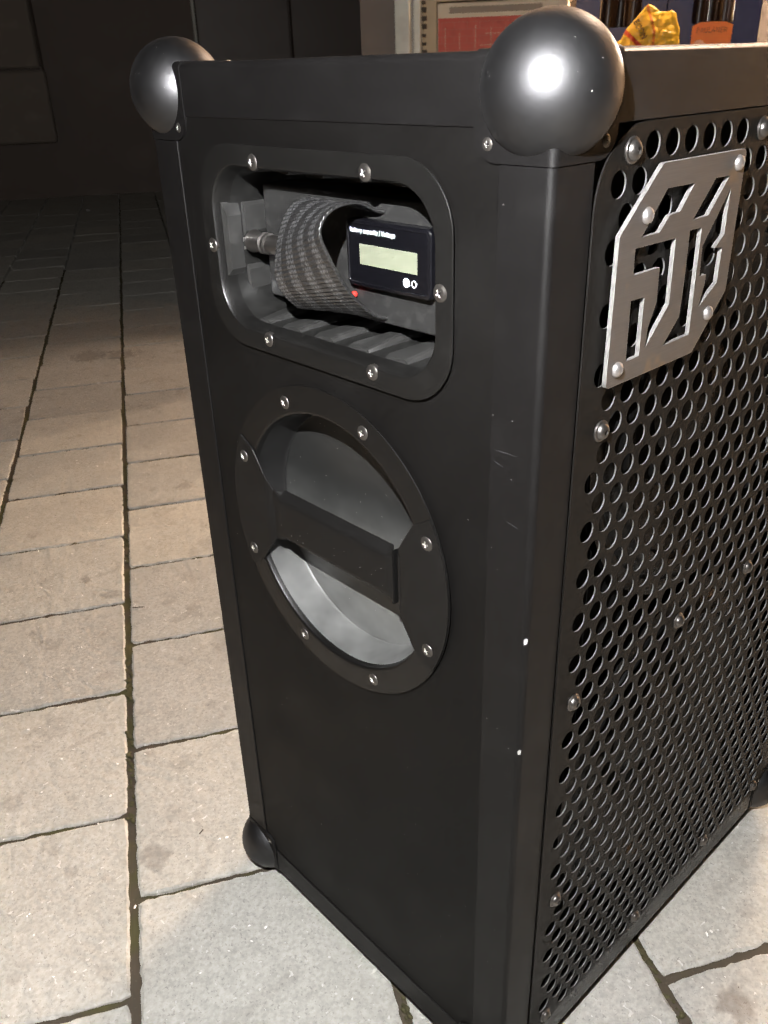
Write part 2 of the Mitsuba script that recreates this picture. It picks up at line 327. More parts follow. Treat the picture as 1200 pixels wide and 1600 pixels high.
# side panel with its two openings
pan = sbox(-D + E - 0.0008, -E + 0.0008, E - 0.0008, H - E + 0.0008)
bay_hole = affinity.translate(Polygon(rrect(0.090, 0.0475, 0.027)), VX, VZ)
cup_hole = Point(HX, HZ).buffer(0.086, quad_segs=32)
obj(S + '__side_panel', xf(ext(pan.difference(bay_hole).difference(cup_hole), 0.009, -0.010), side_at()), 'black_panel', smooth=False)
obj(S + '__rear_side_panel', bx(-D + E - 0.0008, -E + 0.0008, W - 0.010, W - 0.001, E - 0.0008, H - E + 0.0008), 'black_panel', smooth=False)
obj(S + '__back_panel', bx(-D + 0.001, -D + 0.010, E - 0.0008, W - E + 0.0008, E - 0.0008, H - E + 0.0008), 'black_panel', smooth=False)
obj(S + '__top_panel', bx(-D + E - 0.0008, -E + 0.0008, E - 0.0008, W - E + 0.0008, H - 0.010, H - 0.001), 'black_panel', smooth=False)
obj(S + '__bottom_panel', bx(-D + E - 0.0008, -E + 0.0008, E - 0.0008, W - E + 0.0008, 0.001, 0.010), 'black_panel', smooth=False)

# L-shaped trim along the twelve edges
def L_profile(r=0.0034, t=0.0045):
    outer = sbox(-E, 0, 0, E)
    q = outer.difference(sbox(-1, -t, t, 1))
    corner = sbox(-r, 0, 0, r).difference(Point(-r, r).buffer(r, quad_segs=8))
    q = q.difference(corner)
    return q.buffer(-0.0006, quad_segs=3).buffer(0.0006, quad_segs=3)
Lp = L_profile()
K = 0.0396                                       # reach of the corner caps
vert = tm(ext(Lp, H - 2 * K - 0.0008, K + 0.0004))
alongx = tm(ext(Lp, D - 2 * K - 0.0008, K + 0.0004))
Lc = L_profile(0.0006).difference(Polygon([(0.001, -0.001), (-0.0020, -0.001), (-0.0020, 0.0), (-0.0012, 0.0008), (0.0, 0.0056), (0.001, 0.0056)]))
alongy = tm(ext(Lc, W - 2 * K - 0.0008, K + 0.0004))
def mirrored(m, axes, o=(-D / 2, W / 2, H / 2)):
    m = m.copy(); s = np.ones(3)
    for a in axes: s[a] = -1
    m.vertices = (m.vertices - o) * s + o
    if np.prod(s) < 0: m.faces = m.faces[:, ::-1]
    return m
for ax in ((), (0,), (1,), (0, 1)):
    obj(S + '__edge_trim', mirrored(vert, ax), 'black_trim', smooth=40)
ax_x = alongx.copy(); ax_x.vertices = np.stack([-alongx.vertices[:, 2], alongx.vertices[:, 1], H + alongx.vertices[:, 0]], 1)   # local x -> z from the top
if ax_x.volume < 0: ax_x.faces = ax_x.faces[:, ::-1]
for ax in ((), (1,), (2,), (1, 2)): obj(S + '__edge_trim', mirrored(ax_x, ax), 'black_trim', smooth=40)
ay = alongy.copy(); ay.vertices = np.stack([-alongy.vertices[:, 1], alongy.vertices[:, 2], H + alongy.vertices[:, 0]], 1)
if ay.volume < 0: ay.faces = ay.faces[:, ::-1]
for ax in ((), (0,), (2,), (0, 2)): obj(S + '__edge_trim', mirrored(ay, ax), 'smooth_trim', smooth=40)

# Phillips screws
def phillips(r=0.0042):
    prof = [(0, -0.002), (r, -0.002), (r, 0.0003), (r * 0.93, 0.0008), (r * 0.72, 0.00125), (r * 0.4, 0.00155), (0, 0.0017)]
    body = m3.Manifold.revolve(m3.CrossSection([np.array(prof)], m3.FillRule.Positive), 26)
    a = m3.Manifold.batch_hull([bx(-l, l, -w, w, z - 0.0001, z) for l, w, z in ((r * 0.56, r * 0.135, 0.0026), (r * 0.30, r * 0.08, 0.0002))])
    m = tm(body - a - a.rotate([0, 0, 90])); m.unmerge_vertices()
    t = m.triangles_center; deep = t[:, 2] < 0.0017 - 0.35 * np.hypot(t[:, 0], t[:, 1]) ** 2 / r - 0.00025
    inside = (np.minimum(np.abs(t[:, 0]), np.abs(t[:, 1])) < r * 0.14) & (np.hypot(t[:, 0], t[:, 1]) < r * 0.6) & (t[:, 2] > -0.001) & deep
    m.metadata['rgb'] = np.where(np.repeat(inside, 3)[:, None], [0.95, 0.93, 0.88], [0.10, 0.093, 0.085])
    return m
ph = phillips()
def screw_rgb(m): return m.metadata.get('rgb', np.tile([0.5, 0.48, 0.45], (len(m.vertices), 1)))
csc = ph.copy(); csc.apply_scale(0.66)

# ball corners
def corner_cap():
    r, lip = 0.0036, 0.0007
    b = rbox(-K - 0.01, lip, -lip, K + 0.01, H - K - 0.01, H + lip, r, 20)
    rc = 0.0115
    sq = sbox(-K, 0.01, -0.01, K).difference(sbox(-K, -K + rc, K - rc, K).difference(Point(-K + rc, K - rc).buffer(rc, quad_segs=10)))
    pz = ext(sq, 1.0, 0.1)                                                            # in x, y
    sx = sbox(-K, 0.01, H - K, H + 0.01).difference(sbox(-K, -K + rc, H - K, H - K + rc).difference(Point(-K + rc, H - K + rc).buffer(rc, quad_segs=10)))
    py = m3.Manifold.extrude(cs(sx), 1.0).transform(np.array([[1, 0, 0, 0], [0, 0, -1, 0.5], [0, 1, 0, 0.0]], float))
    sy = sbox(-0.01, K, H - K, H + 0.01).difference(sbox(K - rc, K, H - K, H - K + rc).difference(Point(K - rc, H - K + rc).buffer(rc, quad_segs=10)))
    px = m3.Manifold.extrude(cs(sy), 1.0).transform(np.array([[0, 0, 1, -0.5], [1, 0, 0, 0], [0, 1, 0, 0.0]], float))
    shell = (b ^ pz ^ py ^ px) - bx(-0.2, -0.003, 0.003, 0.2, 0, H - 0.003)
    ball = m3.Manifold.sphere(0.0269, 112).translate([-0.0133, 0.0133, H - 0.0133]) - bx(-0.2, -0.006, 0.006, 0.2, 0, H - 0.006)
    return tm(shell), tm(ball)
cap_plate, cap_ball = corner_cap()
def small_screw(r=0.0028):
    h = revolve([(r, 0), (r, 0.0006), (r * 0.85, 0.0011), (r * 0.45, 0.00125), (r * 0.42, 0.0004), (0, 0.0003)], 18)
    return h
sscrew = small_screw()
for ax in ((), (0,), (2,), (0, 2), (1,), (0, 1), (1, 2), (0, 1, 2)):
    k = obj(S + '__corner_cap', mirrored(cap_plate, ax), 'black_trim', smooth=30)
    obj(k + '__ball', mirrored(cap_ball, ax), 'black_ball', smooth=True)
    obj(k + '__screw', mirrored(xf(csc, side_at(-0.0322, 0.6073, -0.0002)), ax), 'screw_steel', smooth=False, color=ph.metadata['rgb'])
    obj(k + '__screw', mirrored(xf(csc, front_at(0.0322, 0.6073, 0.0002)), ax), 'screw_steel', smooth=False, color=ph.metadata['rgb'])

ph_spun = [xf(ph, trimesh.transformations.rotation_matrix(a, [0, 0, 1])) for a in (0.1, 0.5, 0.85, 1.25)]

# the battery bay: frame, liner, ribs, latch
fr = loft([(rrect(0.0988, 0.0555, 0.031), 0.0), (rrect(0.0988, 0.0555, 0.031), 0.0006), (rrect(0.0986, 0.0553, 0.0308), 0.0009),
           (rrect(0.0893, 0.0463, 0.0266), 0.0009), (rrect(0.0881, 0.0451, 0.0257), 0.0005), (rrect(0.0872, 0.0441, 0.0248), -0.0008), (rrect(0.0866, 0.0435, 0.0243), -0.004), (rrect(0.0858, 0.0428, 0.0238), -0.010)])
F = obj(S + '__bay_frame', xf(fr, side_at(VX, VZ, -0.001)), 'black_plastic', smooth=28)
labels[F] = {'label': 'rounded plastic frame round the battery bay'}
for i, (dx, dz) in enumerate(((-0.044, 0.0474), (0.044, 0.0474), (-0.0914, 0), (-0.044, -0.0474), (0.044, -0.0474), (0.0914, 0))):
    obj(F + '__screw', xf(ph_spun[i % 4], side_at(VX + dx, VZ + dz, -0.0015)), 'screw_steel', smooth=False, color=ph.metadata['rgb'])
ln = loft([(rrect(0.0858, 0.0428, 0.0238), -0.010), (rrect(0.0853, 0.0424, 0.0236), -0.020), (rrect(0.085, 0.042, 0.0234), -0.062)], cap_end=True)
Bl = obj(S + '__bay_liner', xf(ln, side_at(VX, VZ, -0.001)), 'liner_plastic', smooth=28)
def rib(x0, x1, z0, rise, y0, y1):               # a shallow wedge rising towards +x, its steep face to the right
    def sec(h): return [(x0, -0.003), (x0, 0.0), (x1 - 0.0026, h), (x1 - 0.0008, h - 0.0006), (x1 + 0.0006, h - 0.0026), (x1 + 0.0016, -0.003)]
    A_ = [(x, y0, z0 + z) for x, z in sec(rise * 0.45)]; B_ = [(x, y1, z0 + z) for x, z in sec(rise * 1.25)]
    n = len(A_); f = []
    for i in range(n):
        j = (i + 1) % n; f += [(i, j, n + j), (i, n + j, n + i)]
    f += [(0, i + 1, i) for i in range(1, n - 1)] + [(n, n + i, n + i + 1) for i in range(1, n - 1)]
    m = trimesh.Trimesh(np.array(A_ + B_), np.array(f), process=False); m.fix_normals()
    return m
for x1 in (-0.205, -0.1765, -0.1475, -0.1185, -0.0895):
    obj(Bl + '__rib', rib(x1 - 0.024, x1, VZ - 0.0437, 0.0062, 0.0095, 0.056), 'rib_plastic', smooth=False)
    obj(Bl + '__rib', mirrored(rib(x1 - 0.024, x1, VZ - 0.0437, 0.0062, 0.0095, 0.056), (2,), (0, 0, VZ)), 'rib_plastic', smooth=False)
# raised block on the left wall of the bay
blk = m3.Manifold.batch_hull([bx(-0.0005, 0.0035, 0.004, 0.0135, -0.014, 0.016), bx(-0.0005, 0.0003, 0.003, 0.0145, -0.018, 0.0235)])
obj(Bl + '__wall_block', xf(blk, mat(np.eye(3), (VX - 0.0862, 0, VZ))), 'rib_plastic', smooth=False)
blk2 = m3.Manifold.batch_hull([bx(-0.0005, 0.0022, 0.017, 0.034, -0.030, -0.016), bx(-0.0005, 0.0003, 0.016, 0.036, -0.033, -0.013)])
obj(Bl + '__wall_block', xf(blk2, mat(np.eye(3), (VX - 0.0858, 0, VZ))), 'rib_plastic', smooth=False)
obj(Bl + '__wall_block', xf(blk2, mat(np.eye(3), (VX - 0.0858, 0, VZ + 0.036))), 'rib_plastic', smooth=False)
obj(Bl + '__screw', xf(small_screw(0.0036), mat([[0, 0, 1], [1, 0, 0], [0, 1, 0]], (VX - 0.0860, 0.0160, VZ - 0.001))), 'rivet_steel', smooth=30)
pin = revolve([(0.0, 0.0), (0.0062, 0.001), (0.0066, 0.003), (0.0058, 0.005), (0.0054, 0.0115), (0.0062, 0.0122), (0.0062, 0.0136), (0.0050, 0.0142), (0.0050, 0.0156), (0.0060, 0.0162), (0.0060, 0.0176), (0.0048, 0.018), (0.0048, 0.021), (0.0056, 0.0215), (0.0056, 0.026), (0.004, 0.03), (0.004, 0.055)][::1], 24)
pin.faces = pin.faces[:, ::-1]
obj(Bl + '__latch_pin', xf(pin, mat([[0, 0, 1], [1, 0, 0], [0, 1, 0]], (-0.2275, 0.0175, VZ + 0.001))), 'screw_dark', smooth=35)

# the handle: pressed cup and flat sheet bar
cup = loft([(circ(0.0985), 0.0), (circ(0.0985), 0.0004), (circ(0.0984), 0.0006), (circ(0.0838), 0.0006), (circ(0.0827), 0.0004), (circ(0.0818), -0.0002), (circ(0.0812), -0.0016), (circ(0.0808), -0.0034)])
dish = loft([(circ(0.0808), -0.0034), (circ(0.0784), -0.0226), (circ(0.0774), -0.0246), (circ(0.0755), -0.0252), (circ(0.05), -0.0252)], cap_end=True)
Hc = obj(S + '__handle_cup', xf(cup, side_at(HX, HZ, -0.0010)), 'gloss_paint', smooth=30)
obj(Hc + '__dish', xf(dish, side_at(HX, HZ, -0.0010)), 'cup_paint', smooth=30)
arc = Point(0, 0).buffer(0.0982, quad_segs=40)
half = Polygon([(0, 0.0176), (0.0575, 0.0176), (0.0725, 0.0415), (0.12, 0.0700), (0.12, -0.07), (0.0725, -0.0395), (0.0575, -0.0176), (0, -0.0176)])
bar2d = half.union(affinity.scale(half, -1, 1, origin=(0, 0))).intersection(arc)
bar2d = bar2d.buffer(-0.0012, quad_segs=4).buffer(0.0024, quad_segs=4).buffer(-0.0012, quad_segs=4)
def bend(v):
    v = v.copy(); a = np.abs(v[:, 0]); s = np.sign(v[:, 0])
    g = np.exp(-((a - 0.0578) / 0.0024) ** 2)
    v[:, 2] -= np.where(s > 0, 0.0, 0.0006) * g                 # the rolled fold at the right end of the bar
    v[:, 2] -= 0.0016 * (0.5 - 0.5 * np.tanh((a - 0.0600) / 0.0035))
    v[:, 2] -= 0.0004 * np.exp(-((a - 0.0545) / 0.003) ** 2)
    inner = np.clip((0.054 - a) / 0.004, 0, 1)
    v[:, 2] -= inner * 0.0052 * np.clip((np.abs(v[:, 1]) - 0.0115) / 0.006, 0, 1) ** 2
    v[:, 2] += inner * 0.0006
    return v
bar2d = bar2d.difference(sbox(0.0538, 0.0604, -0.03, 0.03))
bm = ext(bar2d, 0.0011).refine_to_length(0.0016).warp_batch(bend) if hasattr(m3.Manifold, 'warp_batch') else ext(bar2d, 0.0011)
Hb = obj(S + '__handle_bar', xf(bm, side_at(HX, HZ, -0.00165)), 'bar_paint', smooth=35)
from shapely.geometry import LineString
roll = LineString([(0.0608, 0.00045), (0.0600, 0.0001), (0.0594, -0.0012), (0.0588, -0.0042), (0.0577, -0.0062), (0.0560, -0.0066), (0.0547, -0.0055), (0.0541, -0.0036), (0.0539, -0.0018), (0.0535, -0.0009)]).buffer(0.00055, quad_segs=5)
rm = xf(ext(roll, 0.0350, -0.0175), mat([[1, 0, 0], [0, 0, -1], [0, 1, 0]]))      # profile in local x, z; length along local y
obj(Hb + '__rolled_fold', xf(rm, side_at(HX, HZ, -0.00165)), 'gloss_paint', smooth=35)
labels[Hb] = {'label': 'black sheet metal grip across the round handle recess'}
for i in range(8):
    a = math.radians(22.5 + 45 * i); on_bar = i in (0, 3, 4, 7)
    obj((Hb if on_bar else Hc) + '__screw', xf(ph_spun[(i * 3) % 4], side_at(HX + 0.0895 * math.cos(a), HZ + 0.0895 * math.sin(a), -0.0024 if on_bar else -0.0012)), 'screw_steel', smooth=False, color=ph.metadata['rgb'])

# the grille: one sheet with punched holes
r = 0.032
gp = sbox(E + 0.0002, W - E - 0.0002, E + 0.0002, H - E - 0.0002)
gp = gp.buffer(-r, quad_segs=8).buffer(r, quad_segs=8).union(gp.intersection(sbox(0, W, 0, 0.2)).buffer(-0.005).buffer(0.005))
fs = [(0.0505, 0.6025), (0.163, 0.6035), (0.237, 0.6035), (0.3495, 0.6025), (0.0465, 0.481), (0.3535, 0.481), (0.0445, 0.3197), (0.3555, 0.3197), (0.1548, 0.3197), (0.2452, 0.3197),
      (0.0445, 0.1583), (0.3555, 0.1583), (0.0455, 0.0365), (0.159, 0.0365), (0.265, 0.0365), (0.3545, 0.0365)]
holes = []
HR = 0.0056
for k in range(43):
    z = 0.6035 - 0.0135 * k
    y = 0.0506 if k % 2 == 0 else 0.0429
    while y < 0.361:
        if all(math.hypot(y - a, z - b) > 0.0098 for a, b in fs): holes.append(circ(HR, 22)[::-1] + [y, z])
        y += 0.01545
g2 = m3.CrossSection([np.array(gp.exterior.coords)[:-1]] + holes, m3.FillRule.EvenOdd)
gm = tm(m3.Manifold.extrude(g2, 0.0009)); wall_f = np.abs(gm.face_normals[:, 2]) < 0.5
import shapely
wall_f &= shapely.distance(shapely.points(gm.triangles_center[:, :2]), gp.exterior) > 0.001
G = obj(S + '__grille', xf(gm.submesh([~wall_f], append=True), front_at(0, 0, 0.0001)), 'grille_paint', smooth=False)
obj(G + '__punched_edge', xf(gm.submesh([wall_f], append=True), front_at(0, 0, 0.0001)), 'punched_edge', smooth=35)
labels[G] = {'label': 'black steel sheet with staggered rows of punched round holes'}
def button(rf=0.0054, rd=0.0043):
    hexa = [(0.0017 * math.cos(a), 0.0017 * math.sin(a)) for a in np.linspace(0, 2 * math.pi, 7)[:-1]]
    prof = [(0, -0.001), (rf, -0.001), (rf, 0.0005), (rf * 0.95, 0.0009), (rd, 0.0011), (rd * 0.93, 0.0021), (rd * 0.74, 0.0030), (rd * 0.5, 0.0035), (0, 0.0037)]
    body = m3.Manifold.revolve(m3.CrossSection([np.array(prof)], m3.FillRule.Positive), 30)
    return tm(body - m3.Manifold.extrude(m3.CrossSection([np.array(hexa)], m3.FillRule.EvenOdd), 0.01).translate([0, 0, 0.0022]))
bt = button()
for y, z in fs: obj(G + '__screw', xf(bt, front_at(y, z, 0.0010)), 'screw_dark', smooth=30)
obj(S + '__baffle', bx(-0.045, -0.035, E - 0.003, W - E + 0.003, E - 0.003, H - E + 0.003), 'inner_black', smooth=False)
for cz in (0.185, 0.450):
    wf = revolve([(0.128, 0.0), (0.128, 0.005), (0.121, 0.006), (0.118, 0.006), (0.114, 0.012), (0.108, 0.015), (0.101, 0.012), (0.098, 0.006), (0.045, -0.018), (0.044, -0.014), (0.03, -0.003), (0, 0.003)], 64)
    obj(S + '__woofer', xf(wf, front_at(W / 2, cz, -0.0240)), 'cone_black', smooth=30)

# the steel emblem
out = [(0.0412, 0.5034), (0.1158, 0.5034), (0.1422, 0.5298), (0.1422, 0.5962), (0.0695, 0.5962), (0.0412, 0.5702)]
emb = Polygon(out).buffer(-0.0025, quad_segs=6).buffer(0.0025, quad_segs=6)
wins = [[(58.1, 567.5), (72.2, 567.6), (79.2, 573.9), (87.6, 574.4), (97.5, 585.3), (75.0, 585.6)],
        [(100.2, 569.4), (113.6, 569.6), (129.0, 585.3), (116.2, 585.7)],
        [(131.9, 579.6), (132.2, 558.5), (124.3, 553.2), (131.9, 552.4), (131.7, 535.5), (116.0, 525.9), (114.2, 519.0), (119.6, 537.4), (119.5, 541.7), (113.4, 541.6), (112.2, 556.0)],
        [(54.0, 563.4), (86.9, 563.1), (87.9, 533.3), (71.0, 516.0), (71.4, 525.2), (76.6, 536.1), (75.8, 552.1), (54.7, 552.0)],
        [(54.8, 540.9), (65.7, 540.6), (66.3, 513.4), (55.6, 513.2)],
        [(98.6, 564.8), (109.2, 564.8), (110.6, 513.9), (86.9, 513.6), (98.9, 525.3), (99.4, 542.0)]]
for w in wins: emb = emb.difference(Polygon(np.array(w) / 1000).buffer(0))
em = m3.Manifold.extrude(cs(emb), 0.0022)
em = tm(em); sidef = np.abs(em.face_normals[:, 2]) < 0.5
Em = obj(S + '__emblem', xf(em.submesh([~sidef], append=True), front_at(0, 0, 0.0028)), 'emblem_steel', smooth=False)
obj(Em + '__cut_edge', xf(em.submesh([sidef], append=True), front_at(0, 0, 0.0028)), 'emblem_edge', smooth=False)
labels[Em] = {'label': 'bare steel emblem plate with cut out angular letters on the grille'}
rv = revolve([(0.0036, 0), (0.0036, 0.0006), (0.0031, 0.0016), (0.0020, 0.0023), (0.0015, 0.0024), (0.0011, 0.0021), (0, 0.0020)], 26)
for y, z in ((0.1357, 0.5905), (0.0605, 0.5762), (0.0487, 0.5112), (0.1262, 0.5215)):
    obj(Em + '__rivet', xf(rv, front_at(y, z, 0.0050)), 'rivet_steel', smooth=40)

# wear: chips on the edge, scuffs, dust
chip = lambda pts, t=0.0002: tm(ext(Polygon(pts), t))
for z, s in ((0.3826, 1.0), (0.3106, 0.9)):
    q = xf(chip([(-0.0009 * s, -0.0020 * s), (0.0007 * s, -0.0012 * s), (0.0010 * s, 0.0013 * s), (0.0001, 0.0020 * s), (-0.0011 * s, 0.0009 * s)], 0.0004), mat([[0.707, 0, 0.707], [0.707, 0, -0.707], [0, 1, 0]], (-0.0009, 0.0009, z)))
    obj(S + '__paint_chip', q, 'bare_chip', smooth=False)
for x, z, L, a in ((-0.0175, 0.4790, 0.014, 0.02), (-0.0215, 0.4725, 0.006, -0.3), (-0.012, 0.444, 0.008, -0.2)):
    q = chip([(-L / 2, -0.0001), (0, -0.00018), (L / 2, 0.0001), (0, 0.00014)], 0.00008)
    obj(S + '__scuff_mark', xf(xf(q, trimesh.transformations.rotation_matrix(a, [0, 0, 1])), side_at(x, z, -0.00001)), 'scuff', smooth=False)
ds = []
def speck(P, R, s):
    n = rnd.randrange(4, 7); a0 = rnd.uniform(0, 6)
    pts = [(s * rnd.uniform(0.6, 1.3) * math.cos(a0 + i * 2 * math.pi / n), s * rnd.uniform(0.5, 1.2) * math.sin(a0 + i * 2 * math.pi / n)) for i in range(n)]
    ds.append(xf(chip(pts, 0.00012), mat(R, P)))
RS, RF = np.array([[1, 0, 0], [0, 0, -1], [0, 1, 0]]), np.array([[0, 0, 1], [1, 0, 0], [0, 1, 0]])
for _ in range(60):                               # cup floor
    a, q = rnd.uniform(0, 6.28), 0.075 * math.sqrt(rnd.random()); speck((HX + q * math.cos(a), 0.0241, HZ + q * math.sin(a)), RS, rnd.uniform(0.00025, 0.0005))
for _ in range(16): speck((HX + rnd.uniform(-0.05, 0.05), -0.0039, HZ + rnd.uniform(-0.011, 0.011)), RS, rnd.uniform(0.0002, 0.00045))
for _ in range(40):
    x, z = rnd.uniform(-0.26, -0.03), rnd.uniform(0.04, 0.6)
    if math.hypot(x - HX, z - HZ) > 0.1 and not (abs(x - VX) < 0.101 and abs(z - VZ) < 0.058): speck((x, 0.0010, z), RS, rnd.uniform(0.0002, 0.0004))
for _ in range(12): speck((-rnd.uniform(0.004, 0.026), 0.0, rnd.uniform(0.06, 0.59)), RS, rnd.uniform(0.0002, 0.0004))
for cx in (-0.0133, -D + 0.0133):
    c = np.array([cx, 0.0133, H - 0.0133])
    for _ in range(9):
        n = -FWD + rng.normal(0, 0.55, 3); n /= np.linalg.norm(n)
        if n[2] < -0.4: continue
        e1 = np.cross(n, [0.1, 0.2, 1.0]); e1 /= np.linalg.norm(e1); e2 = np.cross(n, e1)
        speck(c + n * 0.0268, np.stack([e1, e2, n], 1), rnd.uniform(0.0002, 0.0005))
k = obj(S + '__dust_specks', cat(*ds), 'dust', smooth=False); labels[k] = {'kind': 'stuff', 'label': 'pale dust specks'}

# ------------------------------------------------------------------ the battery in the bay
B = 'battery_pack'
tag(B, 'black removable battery with webbing pull strap and small meter set in the upper bay', 'battery')
body = rbox(-0.2235, -0.0690, 0.0250, 0.0580, 0.5140, 0.5775, 0.0016, 12)
obj(B + '__shell', body, 'battery_shell', smooth=30)
mx, mz = -0.1128, 0.5502
mc = loft([(rrect(0.0307, 0.0167, 0.0030), 0), (rrect(0.0307, 0.0167, 0.0030), 0.0058), (rrect(0.0302, 0.0162, 0.0027), 0.0066), (rrect(0.0288, 0.0148, 0.0018), 0.0070), (rrect(0.0284, 0.0144, 0.0014), 0.0064)], cap_end=True)
Mt = obj(B + '__capacity_meter', xf(mc, side_at(mx, mz, 0.0251)), 'meter_case', smooth=28)
labels[Mt] = {'label': 'small black meter with a pale green display'}
my = 0.0251 - 0.0064
obj(Mt + '__screen', xf(ext(sbox(-0.1331, -0.0913, 0.5449, 0.5553), 0.00025), side_at(0, 0, my)), 'lcd', smooth=False)
tx = meshkit.text_mesh('Battery capacity / Voltage', 0.0023, 0.0002, bold=True)
tx.apply_scale([0.0335 / np.ptp(tx.vertices[:, 0]), 1, 1])
obj(Mt + '__lettering', xf(tx, side_at(-0.1402, 0.5606, my)), 'print_white', smooth=False)
obj(Mt + '__button_dot', xf(ext(Point(0, 0).buffer(0.0024, quad_segs=10), 0.0003), side_at(-0.0990, 0.5401, my)), 'print_white', smooth=False)
ring = Point(0, 0).buffer(0.0019, quad_segs=10).difference(Point(0, 0).buffer(0.0012, quad_segs=10))
ring = ring.difference(Polygon([(0, 0), (0.004, 0.0006), (0.004, 0.0022)])).difference(Polygon([(0, 0), (-0.004, -0.0006), (-0.004, -0.0022)]))
ring = ring.union(Polygon([(0.0007, 0.0007), (0.0024, 0.0009), (0.0016, -0.0003)])).union(Polygon([(-0.0007, -0.0007), (-0.0024, -0.0009), (-0.0016, 0.0003)]))
obj(Mt + '__refresh_icon', xf(ext(ring, 0.0003), side_at(-0.0937, 0.5401, my)), 'print_white', smooth=False)
obj(B + '__indicator_light', xf(trimesh.creation.icosphere(2, 0.0018), mat(np.eye(3), (-0.1440, 0.0230, 0.5268))), 'indicator_red', smooth=True)
# webbing loop, slack and a little skewed
from scipy.interpolate import CubicSpline
Rp = np.array([(26, 571.8), (24.3, 571.6), (11.7, 576.5), (-0.5, 578.2), (-9.6, 576.3), (-15.0, 572.6), (-17.6, 567.5), (-15.3, 559.5), (-8.7, 547.2), (-1.7, 536.6), (5.9, 528.5), (23.0, 517.6), (26, 517.2)]) / 1000
Lq = np.array([(26, 573.2), (24.5, 573.0), (16.8, 572.8), (9.2, 569.4), (3.7, 562.1), (0.6, 555.0), (-0.8, 550.3), (-3.0, 538.0), (-1.4, 530.0), (5.1, 520.9), (12.5, 515.5), (23.5, 514.6), (26, 514.8)]) / 1000
def curve(P, n):
    t = np.r_[0, np.cumsum(np.linalg.norm(np.diff(P, axis=0), axis=1))]; s = CubicSpline(t / t[-1], P)
    return s(np.linspace(0, 1, n))
nl, nw = 420, 60
A, Bc = curve(Rp, nl), curve(Lq, nl)
w = np.linspace(0, 1, nw)                                                   # 0 at the right edge
P = A[:, None, :] * (1 - w)[None, :, None] + Bc[:, None, :] * w[None, :, None]
X = -0.120 - 0.0585 * w[None, :] + 0 * P[..., 0]
pos = np.stack([X, P[..., 0], P[..., 1]], -1)
du = np.gradient(pos, axis=0); dw = np.gradient(pos, axis=1)
nrm = np.cross(du, dw); nrm /= np.linalg.norm(nrm, axis=-1, keepdims=True)
if nrm[nl // 2, nw // 2, 1] > 0: nrm = -nrm
t = np.linspace(0, 1, nl)[:, None]
ribs = np.abs(np.sin(t * math.pi * 38)) ** 1.3
band = 0.35 + 0.65 * (np.sin(w * math.pi * 8.0 + 0.6) > -0.15)[None, :]
hgt = 0.00042 * ribs * band + 0.00012 * rng.random((nl, nw))
outer, inner = pos + nrm * hgt[..., None], pos - nrm * 0.0011
idx = np.arange(nl * nw).reshape(nl, nw)
def quads(i): return np.stack([i[:-1, :-1].ravel(), i[1:, :-1].ravel(), i[1:, 1:].ravel(), i[:-1, 1:].ravel()], 1)
q1 = quads(idx); q2 = quads(idx + nl * nw)[:, ::-1]
e0 = np.stack([idx[:-1, 0], idx[:-1, 0] + nl * nw, idx[1:, 0] + nl * nw, idx[1:, 0]], 1)
e1 = np.stack([idx[:-1, -1], idx[1:, -1], idx[1:, -1] + nl * nw, idx[:-1, -1] + nl * nw], 1)
Q = np.vstack([q1, q2, e0, e1]); Fq = np.vstack([Q[:, [0, 1, 2]], Q[:, [0, 2, 3]]])
st = trimesh.Trimesh(np.vstack([outer.reshape(-1, 3), inner.reshape(-1, 3)]), Fq, process=False)
uvs = np.stack([np.broadcast_to(w[None, :], (nl, nw)), np.broadcast_to(t, (nl, nw))], -1).reshape(-1, 2)
k = obj(B + '__pull_strap', st, 'webbing', smooth=True, uv=np.vstack([uvs, uvs]))
labels[k] = {'label': 'black ribbed webbing loop for pulling the battery out'}

# ------------------------------------------------------------------ the shop behind on the right
J = CAM[:2] + 2.6 * np.array([math.cos(math.radians(136.2)), math.sin(math.radians(136.2))])
ew = np.array([math.cos(math.radians(35.0)), math.sin(math.radians(35.0))]); iw = np.array([-ew[1], ew[0]])
def shop_at(a=0.0, d=0.0, z=0.0, turn=0.0):      # a metres to the right along the front, d metres inwards
    p = J + ew * a + iw * d
    return T().translate([float(p[0]), float(p[1]), z]).rotate([0, 0, 1], 35.0 + turn)
SH = 'shop'
tag(SH, 'lit shop opening with pale door frame and beige inner wall behind the loudspeaker', 'shop')
def part(name, m, mt, at=None, smooth=False): return obj(SH + '__' + name, m, mt, smooth=smooth, at=at or shop_at())
part('door_frame', rbox(0.0, 0.040, -0.02, 0.05, 0.0, 2.6, 0.004), 'pale_metal', smooth=30)
part('door_frame', rbox(0.046, 0.064, 0.004, 0.05, 0.0, 2.6, 0.003), 'pale_metal', smooth=30)
part('frame_recess', bx(0.038, 0.048, 0.012, 0.05, 0.0, 2.6), 'grey_metal')
br = [bx(0.066, 0.074 + 0.006 * rnd.random(), 0.02, 0.03, z, z + 0.007 + 0.01 * rnd.random()) for z in np.arange(0.02, 1.6, 0.019)]
part('brush_seal', cat(*br), 'brush_dark')
part('inner_wall', bx(0.064, 0.0995, 0.052, 0.0995, 0.0, 2.6), 'shop_beige')
part('inner_wall', bx(0.0, 0.10, 0.10, 2.4, 0.0, 2.6), 'shop_beige')
part('back_wall', bx(-0.1, 3.4, 2.4, 2.5, 0.0, 2.7), 'shop_dark')
part('right_wall', bx(3.3, 3.4, -0.02, 2.4, 0.0, 2.7), 'shop_beige')
part('ceiling', bx(0.0, 3.4, -0.02, 2.5, 2.62, 2.72), 'shop_beige')
part('floor', bx(0.0, 3.4, 0.0, 2.5, -0.02, 0.012), 'shop_dark')
